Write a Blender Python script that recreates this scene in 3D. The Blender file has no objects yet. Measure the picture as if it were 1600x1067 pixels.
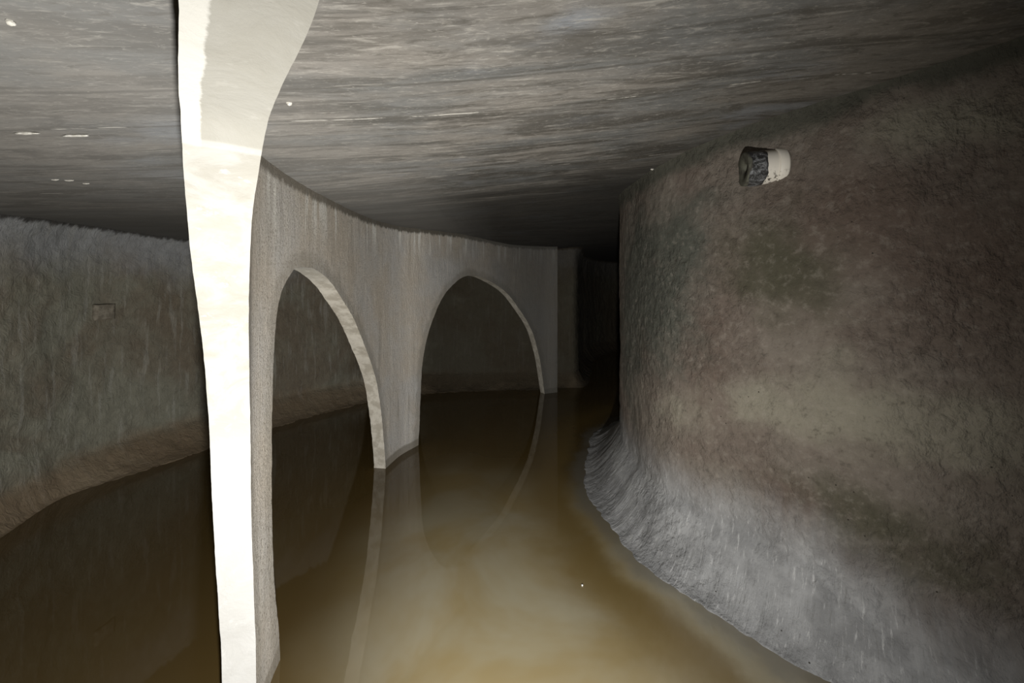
import bpy, bmesh, math, random
import numpy as np
from mathutils import Vector, Matrix, noise
from mathutils.geometry import delaunay_2d_cdt
random.seed(7)
SC = bpy.context.scene
COL = SC.collection
HC = 1.7            # eye height above the water

# ------------------------------------------------------------------ camera, world, lights, exposure
cam = bpy.data.objects.new('camera', bpy.data.cameras.new('camera'))
COL.objects.link(cam)
cam.location = (0, 0, HC)
cam.rotation_euler = (math.pi / 2, 0, 0)
cam.data.sensor_width = 36
cam.data.lens = 600 / 1600 * 36
cam.data.shift_y = -93.5 / 1600
cam.data.clip_start = 0.02
SC.camera = cam

w = bpy.data.worlds.new('dark'); SC.world = w
w.use_nodes = True
w.node_tree.nodes['Background'].inputs[0].default_value = (0, 0, 0, 1)
w.node_tree.nodes['Background'].inputs[1].default_value = 0

d = bpy.data.lights.new('hand_torch', 'SPOT')
d.energy = 330; d.spot_size = math.pi; d.spot_blend = 1.0; d.color = (1.0, 0.982, 0.95); d.shadow_soft_size = 0.025
torch = bpy.data.objects.new('hand_torch', d); COL.objects.link(torch)
torch.location = (0.05, 0.03, 0.85)
torch.rotation_euler = Vector((-.42, 1, .02)).to_track_quat('-Z', 'Y').to_euler()

SC.view_settings.view_transform = 'Standard'
SC.view_settings.look = 'None'
SC.view_settings.exposure = 0.0
SC.view_settings.gamma = 1.0
SC.view_settings.use_curve_mapping = False

# ------------------------------------------------------------------ helpers
def spline(P, n=24):
    P = np.array(P, float)
    Q = np.vstack([2*P[0]-P[1], P, 2*P[-1]-P[-2]]); o = []
    for i in range(1, len(Q)-2):
        a, b, c, d = Q[i-1:i+3]
        for k in range(n):
            t = k/n
            o.append(.5*((2*b)+(c-a)*t+(2*a-5*b+4*c-d)*t*t+(3*b-a-3*c+d)*t**3))
    o.append(Q[-2])
    return np.array(o)

class Path:
    def __init__(self, P):
        self.c = spline(P)
        self.s = np.r_[0, np.cumsum(np.linalg.norm(np.diff(self.c, axis=0), axis=1))]
        self.L = self.s[-1]
    def at(self, s):
        x = np.interp(s, self.s, self.c[:, 0]); y = np.interp(s, self.s, self.c[:, 1])
        e = 0.03
        s0, s1 = max(0, s-e), min(self.L, s+e)
        t = np.array([np.interp(s1, self.s, self.c[:, 0])-np.interp(s0, self.s, self.c[:, 0]),
                      np.interp(s1, self.s, self.c[:, 1])-np.interp(s0, self.s, self.c[:, 1])])
        t /= np.linalg.norm(t)
        return np.array([x, y]), np.array([-t[1], t[0]])     # point, left normal
    def dist(self, x, y):
        d = np.hypot(self.c[:, 0]-x, self.c[:, 1]-y)
        return d.min()

def signed(path, x, y):      # >0 on the left of the path
    d = np.hypot(path.c[:, 0]-x, path.c[:, 1]-y); i = min(int(d.argmin()), len(d)-2)
    t = path.c[i+1]-path.c[i]
    sg = t[0]*(y-path.c[i, 1])-t[1]*(x-path.c[i, 0])
    return d.min()*(1 if sg > 0 else -1)

def fbm(p, o=4):
    return noise.fractal(Vector(p), 1.0, 2.0, o)

def smooth(a, b, x):
    t = min(1, max(0, (x-a)/(b-a))); return t*t*(3-2*t)

# plan curves (metres, eye above the origin, looking along +Y)
DIV = Path([(.75,-1.0),(.42,-.5),(.08,0),(-.187,.377),(-.40,.63),(-.62,.91),(-.88,1.29),(-.99,1.5),(-1.07,1.9),
            (-1.14,2.6),(-1.17,3.2),(-1.12,3.65),(-.97,4.0),(-.49,4.85),(0,5.4),(.44,5.78),(.70,5.9)])
INN = Path([(4.2,-1.2),(3.2,.4),(2.5,1.15),(2.0,1.50),(1.68,1.67),(1.50,1.82),(1.27,2.08),(1.06,2.35),(.965,2.62),
            (.945,2.95),(.955,3.36),(1.10,3.82),(1.45,4.3),(2.1,4.7),(3.2,5.0)])
INW = Path([(3.9,-1.4),(2.9,.2),(2.3,.85),(1.85,1.15),(1.36,1.61),(1.15,1.82),(.96,2.06),(.77,2.34),(.67,2.68),
            (.59,3.19),(.72,3.71),(.95,4.35),(1.6,4.95),(2.5,5.3),(3.2,5.5)])
OUT = Path([(-2.6,-1.6),(-3.1,.3),(-3.4,1.6),(-3.55,2.62),(-3.66,3.34),(-3.45,4.06),(-3.0,4.85),(-2.3,5.66),(-1.5,6.12),
            (-.72,6.24),(.1,6.32),(.75,6.30),(1.06,6.32),(1.25,7.2),(1.6,8.4),(2.4,9.6),(4.0,10.2)])
OUW = Path([(-2.35,-1.6),(-2.85,.3),(-3.15,1.6),(-3.40,2.55),(-3.53,3.04),(-3.31,3.42),(-3.08,3.85),(-2.76,4.47),(-2.06,5.37),
            (-1.39,5.78),(-.64,5.94),(.4,6.03),(.9,6.15),(1.2,6.25),(1.5,7.2),(1.8,8.3),(2.5,9.3),(4.0,9.9)])

CP = np.array([(-3.5,2.6,.46),(-3.65,3.34,.473),(-3.45,4.06,.44),(-3,-1,.45),(-1.02,1.56,.5),(-1.09,2,.5),(-1.14,2.65,.51),
  (-1.12,3.65,.535),(-.49,4.85,.57),(0,5.4,.52),(.44,5.78,.53),(.7,5.9,.54),(.955,3.36,.755),(.955,2.6,.758),(1.3,2.05,.84),
  (1.5,1.82,.858),(1.68,1.67,.885),(2,1.5,.957),(2.6,1.1,1.0),(-.187,.377,.47),(-.62,.91,.48),(2,-1,1.0),(0,7,.5),(1.5,9,.5),
  (-.5,-1,.5),(-2.4,5.7,.48),(3,5,.8),(4,0,1.0),(-2.5,2.5,.47),(.2,2.5,.66),(4,10,.5),(-4.2,1,.45),(-4.2,6,.45)])
_r = np.hypot(CP[:, None, 0]-CP[None, :, 0], CP[:, None, 1]-CP[None, :, 1])
_A = np.zeros((len(CP)+1,)*2); _A[:-1, :-1] = np.sqrt(_r**2+.09); _A[-1, :-1] = 1; _A[:-1, -1] = 1
_W = np.linalg.solve(_A, np.r_[CP[:, 2], 0])
def ceil_z(x, y):
    r = np.sqrt((CP[:, 0]-x)**2+(CP[:, 1]-y)**2+.09)
    return HC + float(r @ _W[:-1] + _W[-1])

def mesh_obj(name, verts, faces, mats, uv=None, attrs=None, parent=None, smooth_=True, midx=None):
    me = bpy.data.meshes.new(name)
    me.from_pydata([tuple(v) for v in verts], [], faces)
    if uv is not None:
        l = me.uv_layers.new(name='UVMap')
        for lp in me.loops:
            l.data[lp.index].uv = uv[lp.vertex_index]
    for k, a in (attrs or {}).items():
        at = me.attributes.new(k, 'FLOAT', 'POINT')
        at.data.foreach_set('value', np.asarray(a, dtype=np.float32))
    for m in (mats if isinstance(mats, list) else [mats]):
        me.materials.append(m)
    if midx is not None:
        me.polygons.foreach_set('material_index', midx)
    if smooth_:
        me.polygons.foreach_set('use_smooth', [True]*len(me.polygons))
    me.update()
    o = bpy.data.objects.new(name, me); COL.objects.link(o)
    if parent: o.parent = parent
    return o

def tag(o, label=None, cat=None, group=None, kind=None):
    if label: o['label'] = label
    if cat: o['category'] = cat
    if group: o['group'] = group
    if kind: o['kind'] = kind
    return o

# ------------------------------------------------------------------ material node helpers
class NT:
    def __init__(self, name):
        self.m = bpy.data.materials.new(name); self.m.use_nodes = True
        self.t = self.m.node_tree; self.t.nodes.clear()
        self.out = self.n('ShaderNodeOutputMaterial')
        self.b = self.n('ShaderNodeBsdfPrincipled')
        self.l(self.b.outputs[0], self.out.inputs[0])
    def n(self, ty, **kw):
        x = self.t.nodes.new(ty)
        for k, v in kw.items(): setattr(x, k, v)
        return x
    def l(self, a, b): self.t.links.new(a, b)
    def uv(self, sx=1, sy=1, sz=1):
        return self.mapped(self.n('ShaderNodeUVMap').outputs[0], sx, sy, sz)
    def obj(self, sx=1, sy=1, sz=1, rot=(0, 0, 0)):
        return self.mapped(self.n('ShaderNodeTexCoord').outputs['Object'], sx, sy, sz, rot)
    def mapped(self, src, sx, sy, sz, rot=(0, 0, 0)):
        m = self.n('ShaderNodeMapping'); m.inputs['Scale'].default_value = (sx, sy, sz)
        m.inputs['Rotation'].default_value = rot
        self.l(src, m.inputs[0]); return m.outputs[0]
    def noise(self, v, scale, detail=5, rough=.6, dist=0):
        x = self.n('ShaderNodeTexNoise'); x.inputs['Scale'].default_value = scale
        x.inputs['Detail'].default_value = detail; x.inputs['Roughness'].default_value = rough
        x.inputs['Distortion'].default_value = dist
        self.l(v, x.inputs['Vector']); return x.outputs[0]
    def voro(self, v, scale, feature='F1'):
        x = self.n('ShaderNodeTexVoronoi', feature=feature); x.inputs['Scale'].default_value = scale
        self.l(v, x.inputs['Vector']); return x.outputs['Distance']
    def ramp(self, f, a, b, lo=0., hi=1.):
        x = self.n('ShaderNodeMapRange', interpolation_type='SMOOTHSTEP')
        x.inputs[1].default_value = a; x.inputs[2].default_value = b
        x.inputs[3].default_value = lo; x.inputs[4].default_value = hi
        self.l(f, x.inputs[0]); return x.outputs[0]
    def math(self, op, a, b=None):
        x = self.n('ShaderNodeMath', operation=op)
        for i, v in enumerate((a, b)):
            if v is None: continue
            if isinstance(v, (int, float)): x.inputs[i].default_value = v
            else: self.l(v, x.inputs[i])
        return x.outputs[0]
    def attr(self, name):
        return self.n('ShaderNodeAttribute', attribute_name=name).outputs['Fac']
    def mix(self, f, a, b, mode='MIX'):
        x = self.n('ShaderNodeMix', data_type='RGBA', blend_type=mode)
        if isinstance(f, (int, float)): x.inputs[0].default_value = f
        else: self.l(f, x.inputs[0])
        for i, v in ((6, a), (7, b)):
            if isinstance(v, tuple): x.inputs[i].default_value = (*v, 1)
            else: self.l(v, x.inputs[i])
        return x.outputs[2]
    def bump(self, h, strength, dist, prev=None):
        x = self.n('ShaderNodeBump'); x.inputs['Strength'].default_value = strength
        x.inputs['Distance'].default_value = dist; self.l(h, x.inputs['Height'])
        if prev is not None: self.l(prev, x.inputs['Normal'])
        return x.outputs[0]
    def done(self, col, rough=.9, normal=None, spec=.3):
        if isinstance(col, tuple): self.b.inputs['Base Color'].default_value = (*col, 1)
        else: self.l(col, self.b.inputs['Base Color'])
        if isinstance(rough, (int, float)): self.b.inputs['Roughness'].default_value = rough
        else: self.l(rough, self.b.inputs['Roughness'])
        self.b.inputs['Specular IOR Level'].default_value = spec
        if normal is not None: self.l(normal, self.b.inputs['Normal'])
        return self.m

def mat_ceiling():
    t = NT('board_marked_concrete')
    x = t.n('ShaderNodeSeparateXYZ'); t.l(t.obj(), x.inputs[0])
    u = t.n('ShaderNodeSeparateXYZ'); t.l(t.uv(), u.inputs[0])
    base = t.noise(t.uv(.8, 2.0), 1.3, 5, .6, .5)
    col = t.mix(t.ramp(base, .40, .60), (.140, .140, .134), (.205, .189, .167))
    blue = t.noise(t.uv(.9, 1.6), 1.3, 3, .5)
    col = t.mix(t.ramp(blue, .56, .66, 0, .8), col, (.225, .24, .26))
    # broad dark water stains drawn out along the boards
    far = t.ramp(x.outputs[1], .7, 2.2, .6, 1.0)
    big = t.noise(t.uv(.7, 3.4), 1.7, 7, .64, .9)
    col = t.mix(t.math('MULTIPLY', t.ramp(big, .49, .60, 0, .9), far), col, (.065, .058, .048))
    st = t.noise(t.uv(.8, 9), 1.8, 7, .64, .7)
    col = t.mix(t.math('MULTIPLY', t.ramp(st, .48, .36, 0, .85), far), col, (.05, .046, .038))
    st2 = t.noise(t.uv(3.4, 17), 2.4, 7, .7, .6)
    col = t.mix(t.ramp(st2, .53, .68, 0, .5), col, (.40, .38, .34))
    col = t.mix(t.ramp(st2, .47, .33, 0, .75), col, (.085, .078, .066))
    gr = t.noise(t.uv(9, 24), 4.0, 6, .75, .8)
    col = t.mix(t.ramp(gr, .53, .66, 0, .35), col, (.40, .38, .34))
    col = t.mix(t.ramp(gr, .46, .36, 0, .35), col, (.10, .09, .075))
    # board joints: thin lines, broken pale crust in places
    gate = t.noise(t.uv(2.4, .2), 1.6, 5, .7)
    wv = t.math('MULTIPLY', t.math('SUBTRACT', t.noise(t.uv(3, 0), 1.0, 3, .6), .5), .03)
    for c, pale in ((.93, 0), (1.17, 1), (1.62, 0), (2.02, 1), (2.45, 1), (2.9, 0)):
        d_ = t.math('ABSOLUTE', t.math('SUBTRACT', t.math('ADD', u.outputs[1], wv), c))
        col = t.mix(t.ramp(d_, .010, .003, 0, .55), col, (.07, .064, .054))
        if pale:
            col = t.mix(t.math('MULTIPLY', t.ramp(d_, .0055, .002), t.ramp(gate, .50, .60)), col, (.55, .53, .48))
    right_dark = t.ramp(t.math('ADD', x.outputs[0], t.math('MULTIPLY', t.noise(t.uv(1, 1.3), 1.3, 4, .6), .9)), .9, 1.9, 0, .35)
    col = t.mix(right_dark, col, (.085, .074, .056))  # slab gets darker towards the right
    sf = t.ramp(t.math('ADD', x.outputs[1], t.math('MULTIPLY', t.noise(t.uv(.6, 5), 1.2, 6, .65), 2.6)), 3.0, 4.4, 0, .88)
    col = t.mix(sf, col, (.028, .026, .022))  # slab darkened towards the back; the fading of light put in its colour
    col = t.mix(t.ramp(t.math('ADD', x.outputs[0], t.math('MULTIPLY', gate, .4)), .1, -.7, 0, .28), col, (.38, .375, .355))  # left side made paler, standing in for stronger lamplight
    sp = t.voro(t.uv(3, 12), 4)
    col = t.mix(t.ramp(sp, .045, .03, 0, .8), col, (.5, .48, .44))
    n = t.bump(st2, .3, .004); n = t.bump(gr, .3, .003, n)
    return t.done(col, .85, n)

def mat_divider():
    t = NT('sprayed_cement_render')
    b = t.noise(t.obj(), 1.7, 5, .6)
    col = t.mix(t.ramp(b, .35, .68), (.60, .535, .45), (.60, .585, .56))
    vs = t.noise(t.uv(26, 1.3), 1.0, 6, .65, .3)
    col = t.mix(t.ramp(vs, .50, .66, 0, .5), col, (.76, .72, .64))
    col = t.mix(t.ramp(vs, .45, .33, 0, .35), col, (.26, .235, .195))
    top = t.attr('below_top')
    runs = t.noise(t.uv(17, .8), 1.0, 4, .5, .2)
    rm = t.math('MULTIPLY', t.ramp(runs, .55, .60), t.ramp(t.math('ADD', top, t.math('MULTIPLY', t.noise(t.uv(6, .3), 1.0, 3, .6), .3)), .50, .24))
    col = t.mix(rm, col, (.85, .83, .77))
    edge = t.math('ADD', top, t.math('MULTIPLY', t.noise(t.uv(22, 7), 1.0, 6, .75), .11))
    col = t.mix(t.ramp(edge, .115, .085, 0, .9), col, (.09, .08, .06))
    rim = t.math('ADD', t.attr('rim'), t.math('MULTIPLY', t.noise(t.uv(9, 9), 1.0, 4, .6), .12))
    col = t.mix(t.ramp(rim, .16, .10, 0, .5), col, (.28, .26, .22))
    z = t.n('ShaderNodeSeparateXYZ'); t.l(t.obj(), z.inputs[0])
    wl = t.math('ADD', z.outputs[2], t.math('MULTIPLY', t.noise(t.obj(), 5, 4, .6), .06))
    col = t.mix(t.ramp(wl, .115, .09, 0, .7), col, (.20, .175, .13))
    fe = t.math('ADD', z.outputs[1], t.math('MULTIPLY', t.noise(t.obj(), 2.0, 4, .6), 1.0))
    col = t.mix(t.ramp(fe, 4.3, 6.2, 0, .85), col, (.095, .093, .084))  # far end darkened in the colour, for light dying off with distance
    nearp = t.ramp(z.outputs[1], 3.3, 2.0)
    g = t.noise(t.obj(), 95, 5, .78)
    col = t.mix(t.math('MULTIPLY', t.ramp(g, .50, .36), t.ramp(z.outputs[1], 4.5, 2.0, .35, .8)), col, (.22, .195, .155))
    lz = t.ramp(z.outputs[2], 1.5, .6)
    pit = t.voro(t.mapped(t.obj(), 1, 1, .6), 55)
    col = t.mix(t.math('MULTIPLY', t.ramp(pit, .22, .12, 0, .8), t.math('MULTIPLY', lz, nearp)), col, (.10, .085, .065))
    col = t.mix(t.math('MULTIPLY', nearp, .30), col, (.30, .265, .215))  # near stretch toned down in colour to soften the torch's falloff
    n = t.bump(g, .8, .007); n = t.bump(t.noise(t.uv(60, 14), 1.0, 5, .7), .6, .009, n)
    return t.done(col, .92, n)

def mat_soffit():
    t = NT('pale_trowelled_plaster')
    a = t.noise(t.obj(), 9, 6, .65, .5)
    col = t.mix(t.ramp(a, .38, .62), (.31, .298, .262), (.375, .368, .340))
    wh = t.noise(t.obj(), 22, 4, .7)
    col = t.mix(t.ramp(wh, .60, .70, 0, .7), col, (.50, .49, .455))
    p = t.n('ShaderNodeUVMap'); sx = t.n('ShaderNodeSeparateXYZ'); t.l(p.outputs[0], sx.inputs[0])
    wob = t.math('MULTIPLY', t.math('SUBTRACT', t.noise(t.obj(), 24, 5, .7), .5), .16)
    # uv.x = distance along the soffit, uv.y = 0 at the channel edge .. 1 at the rear edge
    z = t.n('ShaderNodeSeparateXYZ'); t.l(t.obj(), z.inputs[0])
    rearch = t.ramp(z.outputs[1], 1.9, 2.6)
    strip = t.ramp(t.math('ADD', sx.outputs[1], wob), .76, .80)
    upper = t.ramp(z.outputs[2], 1.925, 1.94)
    strip_c = t.math('MULTIPLY', upper, strip)
    low = t.ramp(z.outputs[2], 1.45, .9)
    patch = t.math('MULTIPLY', upper, t.math('SUBTRACT', 1.0, strip))
    col = t.mix(t.math('MULTIPLY', patch, .75), col, (.29, .28, .245))
    col = t.mix(strip_c, col, (.52, .51, .47))
    col = t.mix(t.math('MULTIPLY', low, .7), col, (.44, .44, .43))
    dz_ = t.math('ABSOLUTE', t.math('SUBTRACT', z.outputs[2], 1.932))
    col = t.mix(t.ramp(dz_, .005, .002, 0, .4), col, (.50, .49, .46))
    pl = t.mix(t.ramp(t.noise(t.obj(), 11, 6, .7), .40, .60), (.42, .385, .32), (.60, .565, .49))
    col = t.mix(rearch, col, pl)  # nearest arch coloured darker than the others, to offset the torch's falloff
    n = t.bump(a, .6, .010); n = t.bump(t.noise(t.obj(), 90, 4, .7), .3, .002, n)
    return t.done(col, .8, n)

def mat_outer():
    t = NT('old_brown_render')
    a = t.noise(t.obj(), 1.1, 5, .6, .5)
    col = t.mix(t.ramp(a, .38, .62), (.22, .185, .135), (.29, .285, .225))
    h = t.attr('below_top')
    g = t.math('ADD', h, t.math('MULTIPLY', t.noise(t.uv(2.2, 2), 1.0, 4, .6), .7))
    col = t.mix(t.ramp(g, .95, .45, 0, .9), col, (.37, .38, .39))
    st = t.noise(t.uv(20, 2), 1.0, 5, .6, .3)
    col = t.mix(t.ramp(st, .52, .66, 0, .35), col, (.50, .49, .44))
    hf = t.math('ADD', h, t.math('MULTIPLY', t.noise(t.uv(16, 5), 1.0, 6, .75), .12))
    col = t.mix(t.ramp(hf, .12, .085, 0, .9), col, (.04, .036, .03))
    z = t.n('ShaderNodeSeparateXYZ'); t.l(t.obj(), z.inputs[0])
    bz = t.math('ADD', z.outputs[2], t.math('MULTIPLY', t.noise(t.obj(), 3, 4, .6), .2))
    col = t.mix(t.ramp(bz, .42, .22, 0, .8), col, (.27, .20, .125))
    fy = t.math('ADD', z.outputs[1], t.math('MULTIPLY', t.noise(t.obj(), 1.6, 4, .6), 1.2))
    col = t.mix(t.ramp(fy, 6.0, 6.8, 0, .85), col, (.045, .036, .022))  # far stretch painted darker, as if less light got there
    fl = t.noise(t.obj(1, 1, 1), 14, 6, .7, 1.0)
    n = t.bump(fl, .9, .025); n = t.bump(t.noise(t.uv(45, 9), 1.0, 5, .7), .6, .01, n)
    return t.done(col, .9, n)

def mat_inner():
    t = NT('rough_stained_render')
    def st(name, k, lo=.15, hi=1.0):
        nz = t.math('MULTIPLY', t.math('SUBTRACT', t.noise(t.mapped(t.obj(), 1, 1, 1, (k, k*2, 0)), 5, 6, .65, .3), .5), 1.3)
        return t.ramp(t.math('ADD', t.attr(name), nz), lo, hi)
    a = t.noise(t.obj(), 2.2, 5, .6, .3)
    col = t.mix(t.ramp(a, .38, .62), (.135, .109, .090), (.165, .142, .118))
    col = t.mix(st('st_brown', 1), col, (.115, .087, .070))
    col = t.mix(st('st_light', 2), col, (.215, .198, .155))
    col = t.mix(st('st_olive', 3), col, (.074, .068, .046))
    col = t.mix(st('st_green', 4), col, (.076, .078, .064))
    mt = t.noise(t.obj(), 24, 5, .7)
    col = t.mix(t.ramp(mt, .5, .7, 0, .3), col, (.30, .27, .23))
    col = t.mix(t.ramp(mt, .46, .3, 0, .45), col, (.05, .042, .032))
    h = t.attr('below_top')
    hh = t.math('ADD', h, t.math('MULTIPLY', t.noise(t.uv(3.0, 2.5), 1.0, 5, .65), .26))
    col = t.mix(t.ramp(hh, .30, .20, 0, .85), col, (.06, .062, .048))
    sf = t.math('ADD', t.attr('bank_z'), t.math('MULTIPLY', t.noise(t.uv(2.2, 1.0), 1.0, 5, .6), .34))
    sf = t.math('ADD', sf, t.math('MULTIPLY', t.noise(t.uv(26, 2), 1.0, 4, .6), .12))
    grey = t.mix(t.ramp(t.noise(t.obj(), 5, 5, .6), .35, .65), (.215, .217, .218), (.325, .328, .33))
    col = t.mix(t.ramp(sf, .90, .50), col, grey)
    lowz = t.ramp(sf, .75, .5)
    wf = t.noise(t.uv(70, 18), 1.0, 6, .7)
    col = t.mix(t.math('MULTIPLY', t.ramp(wf, .55, .70, 0, .7), lowz), col, (.58, .58, .575))
    col = t.mix(t.math('MULTIPLY', t.ramp(wf, .44, .32, 0, .6), lowz), col, (.15, .148, .14))
    peb = t.voro(t.obj(), 16)
    pm = t.math('MULTIPLY', t.ramp(peb, .07, .04), t.ramp(t.noise(t.obj(), 3, 2, .5), .52, .6))
    col = t.mix(pm, col, (.03, .026, .02))
    # lumpy render in patches, smoother elsewhere
    reg = t.ramp(t.noise(t.obj(), 1.8, 2, .5), .40, .56, .35, 1)
    fl = t.noise(t.mapped(t.obj(), 1, 1, .75), 21, 6, .62, .2)
    fl = t.math('MULTIPLY', t.ramp(fl, .38, .70), reg)
    fl2 = t.noise(t.obj(1, 1, 1), 70, 5, .68, .2)
    n = t.bump(fl, .8, .011); n = t.bump(fl2, .5, .004, n)
    rid = t.noise(t.uv(75, 5), 1.0, 5, .7)
    n = t.bump(t.math('MULTIPLY', rid, t.ramp(t.attr('bank_z'), .28, .1)), .8, .012, n)
    return t.done(col, .88, n, .25)

def mat_water():
    t = NT('murky_water')
    silt = t.attr('silt'); shore = t.attr('shore')
    nz = t.noise(t.obj(), 1.4, 4, .55, .4)
    silt_tone = t.mix(t.ramp(nz, .38, .64), (.31, .245, .125), (.36, .325, .225))
    col = t.mix(silt, (.085, .056, .019), silt_tone)
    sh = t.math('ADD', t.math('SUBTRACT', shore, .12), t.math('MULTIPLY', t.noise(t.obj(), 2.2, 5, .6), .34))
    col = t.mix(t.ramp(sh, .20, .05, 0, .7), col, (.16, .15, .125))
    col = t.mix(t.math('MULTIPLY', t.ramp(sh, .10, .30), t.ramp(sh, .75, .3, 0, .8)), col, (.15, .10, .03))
    n = t.bump(t.noise(t.obj(), 5, 3, .5), .03, .01)
    t.b.inputs['IOR'].default_value = 1.75
    t.b.inputs['Coat Weight'].default_value = 0
    return t.done(col, .02, n, .5)

def plain(name, col, rough=.6, bump=0, scale=40, metal=0, var=None):
    t = NT(name)
    c = col
    if var: c = t.mix(t.ramp(t.noise(t.obj(), scale, 5, .65), .4, .62), col, var)
    n = t.bump(t.noise(t.obj(), scale, 5, .7), bump, .004) if bump else None
    t.b.inputs['Metallic'].default_value = metal
    return t.done(c, rough, n)

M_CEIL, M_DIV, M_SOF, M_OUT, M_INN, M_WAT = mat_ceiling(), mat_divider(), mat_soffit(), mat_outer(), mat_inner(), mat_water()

# ------------------------------------------------------------------ ceiling
def build_ceiling():
    xs = np.arange(-5.0, 5.01, .035); ys = np.arange(-2.2, 11.0, .03)
    V, F, n, UV = [], [], len(xs), []
    for y in ys:
        for x in xs:
            z = ceil_z(x, y)
            z += .004*fbm((x*.9, y*5, 0), 3)
            V.append((x, y, z)); UV.append((x, y-.2*math.log1p(math.exp(3*(x+.5)))/3))
    for j in range(len(ys)-1):
        for i in range(n-1):
            a = j*n+i; F.append((a, a+n, a+n+1, a+1))
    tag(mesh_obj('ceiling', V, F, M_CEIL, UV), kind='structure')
build_ceiling()

# ------------------------------------------------------------------ curved walls with a bank at the foot
def blobs(lst, s, z):
    return min(1., sum(a*math.exp(-((s-cs)/rs)**2-((z-cz)/rz)**2) for cs, cz, rs, rz, a in lst))
# stains and some painted shade on the right wall: (distance along the wall, height, half length, half height, strength)
LIGHT = [(4.0,1.10,.34,.17,1),(4.42,1.03,.16,.18,.8),(3.6,1.05,.25,.2,.6),(3.72,2.36,.34,.14,.9),(4.86,.9,.25,.22,.6),(4.12,1.38,.12,.16,.5)]
OLIVE = [(4.26,1.73,.22,.32,.75),(4.50,1.86,.24,.26,.55),(3.8,.53,.42,.18,.75),(4.12,.72,.25,.14,.5),(3.55,.95,.2,.15,.4),(5.3,1.2,.2,.3,.4)]
GREEN = [(4.97,1.70,.2,.4,.8),(4.80,1.95,.2,.18,.8),(5.3,1.9,.3,.5,.8),(5.6,1.3,.3,.8,.8),(5.0,1.25,.45,.5,.45),(4.62,2.2,.25,.1,.6)]  # two broad low spots are shade in colour, calming an over-bright stretch
BROWN = [(4.04,2.0,.3,.22,.9),(3.65,1.75,.3,.3,.8),(4.70,1.17,.16,.3,.7),(4.23,.66,.25,.1,.8),(4.6,1.5,.2,.2,.5)]
def build_wall(name, path, foot, side, mat, ds, dz, height, amp, label=None, srange=None, ridge=.0, side_stains=False):
    """side +1: the channel lies on the left of the path"""
    s0, s1 = srange or (0, path.L)
    S = np.arange(s0, s1+ds, ds); V, F, UV, BT, BZ = [], [], [], [], []
    prof_n = 26
    rows = None
    for s in S:
        s = min(s, path.L)
        P, N = path.at(s); N = N*side
        # width of the bank: distance from the wall line to the foot line along the normal
        d = foot.c-P; al = d@N; ac = np.abs(d@np.array([-N[1], N[0]]))
        i = int(np.argmin(ac+np.where(al > 0, 0, 9)+al*.2)); wd = max(.06, al[i])
        h = height(s)
        zt = ceil_z(*P)+.02
        zs = list(np.linspace(zt, h, int(rows or round((2.6-h)/dz))+1)) if rows else None
        if rows is None:
            rows = int(round((zt-h)/dz)); zs = list(np.linspace(zt, h, rows+1))
        for z in zs:
            a = amp*(fbm((s*3.2, z*3.2, 3), 5)+.5*fbm((s*11, z*9, 9), 3))
            cove = .10*math.exp(-((zt-z)/.10)**1.0) if side < 0 else .03*math.exp(-((zt-z)/.04))
            cove += .05*math.exp(-(z-h)/.16)*0
            x, y = P+N*(a+cove); V.append((x, y, z)); UV.append((s, z)); BT.append(zt-z); BZ.append(z)
        for k in range(1, prof_n+1):
            u = k/prof_n*1.35
            ragged = 1+.10*fbm((s*2.2, 1, 4), 4)+ridge*fbm((s*16, u*.8, 8), 3)
            zz = h*max(0, 1-u)**1.7 if u < 1 else -(u-1)*.9
            zz += ridge*.10*fbm((s*24, u*1.2, 2), 4)*min(1, u*2)+.5*amp*fbm((s*5, u*3, 6), 4)
            a = amp*(fbm((s*3.2, h*3.2, 3), 5)+.5*fbm((s*11, h*9, 9), 3))*(1-min(1, u))
            x, y = P+N*(a+wd*u*ragged+.0)
            V.append((x, y, zz)); UV.append((s, h-u*wd)); BT.append(zt-zz); BZ.append(max(-.2, zz))
    at = {'below_top': BT, 'bank_z': BZ}
    if side_stains:
        for k, nm in ((LIGHT, 'st_light'), (OLIVE, 'st_olive'), (GREEN, 'st_green'), (BROWN, 'st_brown')):
            at[nm] = [blobs(k, u_+.05*fbm((u_*3, v_*3, 2), 3), v_+.05*fbm((u_*3, v_*3, 8), 3)) for u_, v_ in UV]
        BZ[:] = [z_+.20*(1-smooth(3.5, 4.3, u_)) for z_, (u_, v_) in zip(BZ, UV)]
    m = rows+1+prof_n
    for i in range(len(S)-1):
        for j in range(m-1):
            a = i*m+j
            F.append((a, a+1, a+m+1, a+m) if side > 0 else (a, a+m, a+m+1, a+1))
    return tag(mesh_obj(name, V, F, mat, UV, at), kind='structure')

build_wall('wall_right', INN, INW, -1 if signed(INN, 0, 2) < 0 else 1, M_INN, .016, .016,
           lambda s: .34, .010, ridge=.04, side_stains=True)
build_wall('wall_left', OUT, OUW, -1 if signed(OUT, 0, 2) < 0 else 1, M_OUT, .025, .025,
           lambda s: .22, .018, ridge=.05)

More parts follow.
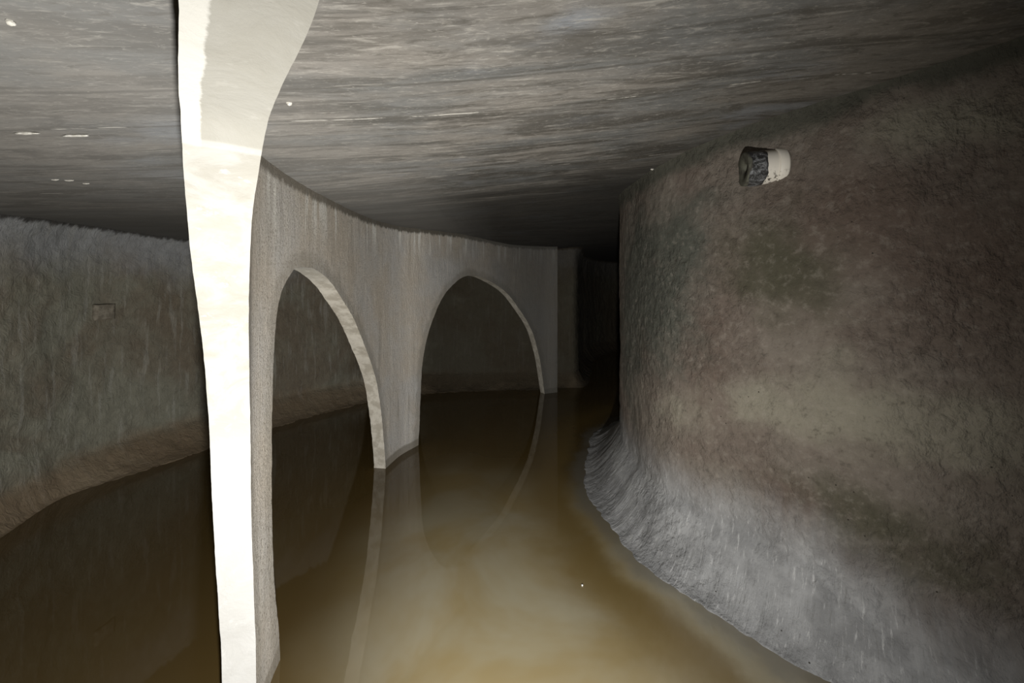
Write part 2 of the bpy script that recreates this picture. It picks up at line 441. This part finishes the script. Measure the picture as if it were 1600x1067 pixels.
# ------------------------------------------------------------------ the arched dividing wall
T = .11
A0R = [(1.666,1.980),(1.80,1.979),(1.90,1.974),(2.011,1.960),(2.067,1.937),(2.152,1.899),(2.256,1.853),(2.37,1.765),(2.549,1.629),
       (2.711,1.459),(2.827,1.244),(2.885,1.052),(2.936,.85),(2.976,.636),(3.003,.425),(3.02,.25),(3.03,-.35)]
A0 = [(3.30-s, z) for s, z in A0R[:0:-1]]+A0R
A1 = [(3.30,-.35),(3.285,.0),(3.275,.12),(3.225,.40),(3.20,.698),(3.198,.991),(3.208,1.258),(3.227,1.438),(3.254,1.564),(3.309,1.662),
      (3.415,1.746),(3.489,1.771),(3.60,1.775),(3.718,1.765),(3.909,1.708),(4.105,1.603),(4.398,1.402),(4.685,1.107),(4.866,.847),
      (4.975,.511),(5.052,.05),(5.07,-.35)]
A2 = [(5.575,-.35),(5.595,.009),(5.625,.48),(5.655,.823),(5.727,1.09),(5.876,1.368),(6.057,1.575),(6.335,1.739),(6.572,1.778),(6.84,1.725),
      (7.202,1.549),(7.493,1.267),(7.711,.973),(7.851,.597),(7.913,.301),(7.962,-.035),(7.975,-.35)]
def dens(P, step, wob):
    c = spline(P, 30); s = np.r_[0, np.cumsum(np.linalg.norm(np.diff(c, axis=0), axis=1))]
    n = int(s[-1]/step); o = []
    for k in range(n+1):
        q = s[-1]*k/n
        p = np.array([np.interp(q, s, c[:, 0]), np.interp(q, s, c[:, 1])])
        if 0 < k < n:
            p += wob*np.array([fbm((q*9, P[0][0], 1), 4), fbm((q*9, P[0][0], 7), 4)])
        o.append((float(p[0]), float(p[1])))
    return o
def build_divider():
    L = DIV.L
    a0, a1, a2 = dens(A0, .008, .0011), dens(A1, .012, .0012), dens(A2, .015, .002)
    out = [(0., -.35)]+a0+a1+a2+[(L-.002, -.35)]
    kinds = [0]+[1]*len(a0)+[2]*len(a1)+[2]*len(a2)+[0]
    n_low = len(out)
    for z in np.arange(-.3, 2.2, .05): out.append((L-.002, float(z))); kinds.append(3)
    topS = np.arange(L-.002, 0, -.025)
    for s in topS:
        P, N = DIV.at(s); out.append((float(s), ceil_z(*P)+.02)); kinds.append(0)
    P, N = DIV.at(0); out.append((0., ceil_z(*P)+.02)); kinds.append(0)
    nb = len(out)
    pts = [Vector(p) for p in out]
    op = np.array(out)
    g = .03
    def inside(x, y):
        c = False; xs, ys = op[:, 0], op[:, 1]
        x2, y2 = np.roll(xs, 1), np.roll(ys, 1)
        m = ((ys > y) != (y2 > y)) & (x < (x2-xs)*(y-ys)/(y2-ys+1e-12)+xs)
        return m.sum() % 2 == 1
    for i, s in enumerate(np.arange(.02, L, g)):
        for z in np.arange(-.34, 2.4, g):
            q = (s, z+(g/2 if i % 2 else 0))
            if np.hypot(op[:, 0]-q[0], op[:, 1]-q[1]).min() > g*.55 and inside(*q):
                pts.append(Vector(q))
    r = delaunay_2d_cdt(pts, [], [list(range(nb))], 1, 1e-6)
    vs, fs, orig = r[0], r[2], r[3]
    low = np.array([q for q, k in zip(out, kinds) if k in (1, 2)])
    V, UV, BT, RM = [], [], [], []
    for back in (0, 1):
        for v in vs:
            s, z = v
            P, N = DIV.at(s)
            a = (.0006*fbm((s*4, z*4, 1+5*back), 4)+.0006*fbm((s*24, z*20, 2+back), 3))*(1+4*smooth(2.6, 4.2, s))
            P = P+N*(T*back)+(N*(a if back else -a))
            zt = ceil_z(*P)
            V.append((P[0], P[1], z)); UV.append((s, z)); BT.append(max(0, zt-z))
            RM.append(min(1, np.hypot(low[:, 0]-s, low[:, 1]-z).min()))
    nv = len(vs)
    F = [tuple(f) for f in fs]+[tuple(i+nv for i in reversed(f)) for f in fs]
    MI = [0]*len(F)
    # orientation: the front must face away from N
    f = F[0]; a, b, c = (Vector(V[i]) for i in f)
    P, N = DIV.at(vs[f[0]][0])
    if (b-a).cross(c-a).dot(Vector((N[0], N[1], 0))) > 0:
        F = [tuple(reversed(q)) for q in F]
    # soffits and ends: strips across the thickness
    inv = {}
    for i, o in enumerate(orig):
        for j in o: inv[j] = i
    K = 6
    ring = [inv[j] for j in range(nb)]
    base = len(V)
    dist = 0
    for j in range(nb):
        fr = np.array(V[ring[j]]); bk = np.array(V[ring[j]+nv])
        if j: dist += math.dist(out[j], out[j-1])
        for k in range(K+1):
            u = k/K; p = fr*(1-u)+bk*u
            if 0 < k < K:
                e = .004*fbm((dist*6, u*1.5, 3), 4)
                p = p+np.array([0, 0, e])
            V.append(tuple(p)); UV.append((dist, u)); BT.append(.5); RM.append(.5)
    for j in range(nb-1):
        kk = 1 if (kinds[j] in (1, 2) and kinds[j+1] in (1, 2)) else 0
        if kinds[j] == 0 and kinds[j+1] == 0: continue
        for k in range(K):
            a = base+j*(K+1)+k
            F.append((a, a+1, a+K+2, a+K+1)); MI.append(kk)
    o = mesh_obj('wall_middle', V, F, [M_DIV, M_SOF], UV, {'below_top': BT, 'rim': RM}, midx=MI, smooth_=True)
    bm = bmesh.new(); bm.from_mesh(o.data)
    bmesh.ops.recalc_face_normals(bm, faces=[f for f in bm.faces if f.material_index == 1])
    bm.to_mesh(o.data); bm.free()
    tag(o, kind='structure')
build_divider()

# ------------------------------------------------------------------ water
def build_water():
    xs = np.arange(-4.4, 4.41, .05); ys = np.arange(-2.0, 10.6, .05)
    V, F, SI, SH = [], [], [], []
    n = len(xs)
    for y in ys:
        for x in xs:
            V.append((x, y, 0))
            d = -signed(DIV, x, y)          # >0 in the inner channel
            wob = .12*fbm((x*1.2, y*1.2, 4), 3)
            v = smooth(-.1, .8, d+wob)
            v *= 1-.97*smooth(1.9, 3.9, y+.4*fbm((x*.8, y*.8, 9), 3))  # this tone also drops away further along the channel
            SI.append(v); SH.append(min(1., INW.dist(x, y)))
    for j in range(len(ys)-1):
        for i in range(n-1):
            a = j*n+i; F.append((a, a+1, a+n+1, a+n))
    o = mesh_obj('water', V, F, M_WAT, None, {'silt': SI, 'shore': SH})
    tag(o, 'still murky brown flood water covering the channel bed', 'water', kind='stuff')
build_water()

# ------------------------------------------------------------------ the cut pipe in the right-hand wall
def lathe(prof, n, jag=None):
    V, F = [], []
    for i, (r, x) in enumerate(prof):
        for k in range(n):
            a = 2*math.pi*k/n
            dx = jag(i, a) if jag else 0
            V.append((x+dx, r*math.cos(a), r*math.sin(a)))
    for i in range(len(prof)-1):
        for k in range(n):
            a, b = i*n+k, i*n+(k+1) % n
            F.append((a, b, b+n, a+n))
    return V, F
def build_pipe():
    e = bpy.data.objects.new('drain_pipe', None); COL.objects.link(e)
    ax = Vector((-.955, .22, -.02)).normalized()
    e.location = (1.385, 2.01, HC+.60)
    e.scale = (.86, 1, 1)
    e.rotation_euler = ax.to_track_quat('X', 'Z').to_euler()
    tag(e, 'short white plastic drain pipe stub with taped grey end, high on the right wall', 'pipe')
    white = NT('chipped_white_plastic')
    ch = white.noise(white.obj(), 46, 4, .65)
    x = white.n('ShaderNodeSeparateXYZ'); white.l(white.obj(), x.inputs[0])
    lowm = white.ramp(x.outputs[2], -.01, -.085)
    c = white.mix(white.math('MULTIPLY', white.ramp(ch, .56, .60), lowm), (.72, .68, .60), (.06, .05, .04))
    mw = white.done(c, .45, white.bump(ch, .15, .003))
    tape = NT('silver_tape'); q = tape.noise(tape.obj(), 26, 5, .6, 1.2)
    mt = tape.done(tape.mix(tape.ramp(q, .42, .64), (.07, .07, .07), (.30, .31, .32)), .38, tape.bump(q, 1.0, .03), .6)
    tape.b.inputs['Metallic'].default_value = .35
    me = plain('dark_pipe_mouth', (.11, .11, .085), .8, .5, 30, var=(.06, .055, .045))
    mh = plain('painted_hollow', (.006, .006, .005), .9)
    R = .088
    V, F = lathe([(R*.6, -.026), (R*.95, -.022), (R, .0), (R, .055), (R*.995, .10)], 48)
    mesh_obj('pipe_body', V, F, mw, parent=e)
    V, F = lathe([(R*.7, -.034), (R*1.04, -.032), (R*1.09, -.022), (R*1.09, .014), (R*1.06, .020), (R, .022)], 48)
    mesh_obj('collar', V, F, mw, parent=e)
    def jag(i, a): return .008*fbm((math.cos(a)*2, math.sin(a)*2, 3), 4) if i < 2 else 0
    V, F = lathe([(R*1.0, .082), (R*1.025, .083), (R*1.03, .10), (R*1.02, .135), (R*1.0, .165), (R*.985, .178)], 48, jag)
    V = [(x+.002*fbm((x*30, y*30, z*30), 3), y*(1+.05*fbm((x*18, y*18, z*18), 3)), z*(1+.05*fbm((x*18, y*18, z*18), 3))) for x, y, z in V]
    mesh_obj('tape_wrap', V, F, mt, parent=e)
    V, F = lathe([(R*1.0, .165), (R*1.0, .182), (R*.93, .186), (R*.6, .180), (R*.30, .176), (R*.26, .15)], 40)
    V = [(x, y+.012*(1 if abs(y)+abs(z) < .06 else 0), z) for x, y, z in V]
    cap = mesh_obj('end_cap', V, F, me, parent=e)
    V, F = lathe([(R*.26, .152), (R*.26, .150), (.0005, .150)], 20)
    V = [(x, y+.012, z) for x, y, z in V]
    mesh_obj('pipe_hole', V, F, mh, parent=e)  # near-black disc; the dark inside of the hole is its colour
build_pipe()

# ------------------------------------------------------------------ small things
M_WHITE = plain('white_crust', (.80, .78, .72), .8, .8, 60, var=(.55, .53, .47))
M_PALE = plain('pale_mortar', (.33, .31, .26), .9, .8, 30, var=(.22, .20, .16))
def lump(name, loc, size, mat, seed, label, cat, group=None, sub=3):
    bm = bmesh.new(); bmesh.ops.create_icosphere(bm, subdivisions=sub, radius=1)
    for v in bm.verts:
        n = v.co.normalized()
        r = 1+.35*fbm(n*1.6+Vector((seed*3.1, 0, 0)), 4)
        v.co = Vector((n.x*size[0]*r, n.y*size[1]*r, n.z*size[2]*r))
    me = bpy.data.meshes.new(name); bm.to_mesh(me); bm.free(); me.materials.append(mat)
    for p in me.polygons: p.use_smooth = True
    o = bpy.data.objects.new(name, me); COL.objects.link(o); o.location = loc
    return tag(o, label, cat, group)
lump('foam_fleck', (.393, 2.147, .003), (.0055, .005, .004), plain('white_foam', (.95, .95, .93), .5), 1,
     'tiny white fleck floating alone on the brown water in the middle channel', 'fleck', sub=2)
def build_patch():
    k = int(np.hypot(OUT.c[:, 0]+3.64, OUT.c[:, 1]-3.43).argmin()); P, N = OUT.at(OUT.s[k]); N = -N
    bm = bmesh.new(); bmesh.ops.create_grid(bm, x_segments=14, y_segments=14, size=.5)
    r = bmesh.ops.extrude_face_region(bm, geom=bm.faces[:])
    top = [v for v in r['geom'] if isinstance(v, bmesh.types.BMVert)]
    for v in bm.verts: v.co.z = -.03
    for v in top:
        e = max(abs(v.co.x), abs(v.co.y)); v.co.z = .022-.03*max(0, e-.40)*3+.006*fbm((v.co.x*4, v.co.y*4, 3), 4)
    for v in bm.verts:
        v.co.x *= .155*(1+.06*fbm((v.co.y*3, 1, 1), 3)); v.co.y *= .135*(1+.06*fbm((v.co.x*20, 2, 1), 3))
    me = bpy.data.meshes.new('mortar_patch'); bm.to_mesh(me); bm.free(); me.materials.append(M_PATCH)
    for p in me.polygons: p.use_smooth = True
    o = bpy.data.objects.new('mortar_patch', me); COL.objects.link(o)
    o.location = (P[0]+N[0]*.008, P[1]+N[1]*.008, 1.43)
    o.rotation_euler = Vector((N[0], N[1], 0)).to_track_quat('Z', 'Y').to_euler()
    tag(o, 'small square mortar patch standing slightly proud of the brown left wall', 'mortar patch')
M_PATCH = plain('patch_mortar', (.30, .27, .215), .9, .8, 30, var=(.20, .175, .135))
build_patch()
def on_ceiling(px, py):
    """where the view ray of a spot on the slab meets the slab"""
    dz = .5
    for _ in range(20):
        D = 600*dz/(440-py); X = (px-800)/600*D; dz = ceil_z(X, D)-HC
    return X, D, HC+dz
for k, (px, py, sx, lab) in enumerate([
        (17, 33, .006, 'small white lime nub on the slab at the upper left corner'),
        (40, 207, .045, 'white crust strip on the slab seam, leftmost of the two beside the pale pier'),
        (118, 211, .05, 'white crust strip on the slab seam, nearer the pale pier'),
        (86, 280, .02, 'short white crust dash low on the slab, leftmost of three'),
        (108, 281, .03, 'short white crust dash low on the slab, middle of three'),
        (134, 286, .02, 'short white crust dash low on the slab, rightmost of three'),
        (1019, 264, .012, 'small white crust nub beside the top edge of the right wall'),
        (452, 160, .010, 'small white crust nub on the slab just right of the pale pier')]):
    X, D, Z = on_ceiling(px, py)
    ty = .004 if sx > .015 else .006
    lump('lime_crust', (X, D, Z-.002), (sx*.8, ty, ty), M_WHITE, k+3, lab, 'mineral crust', 'white lime crusts on the ceiling')
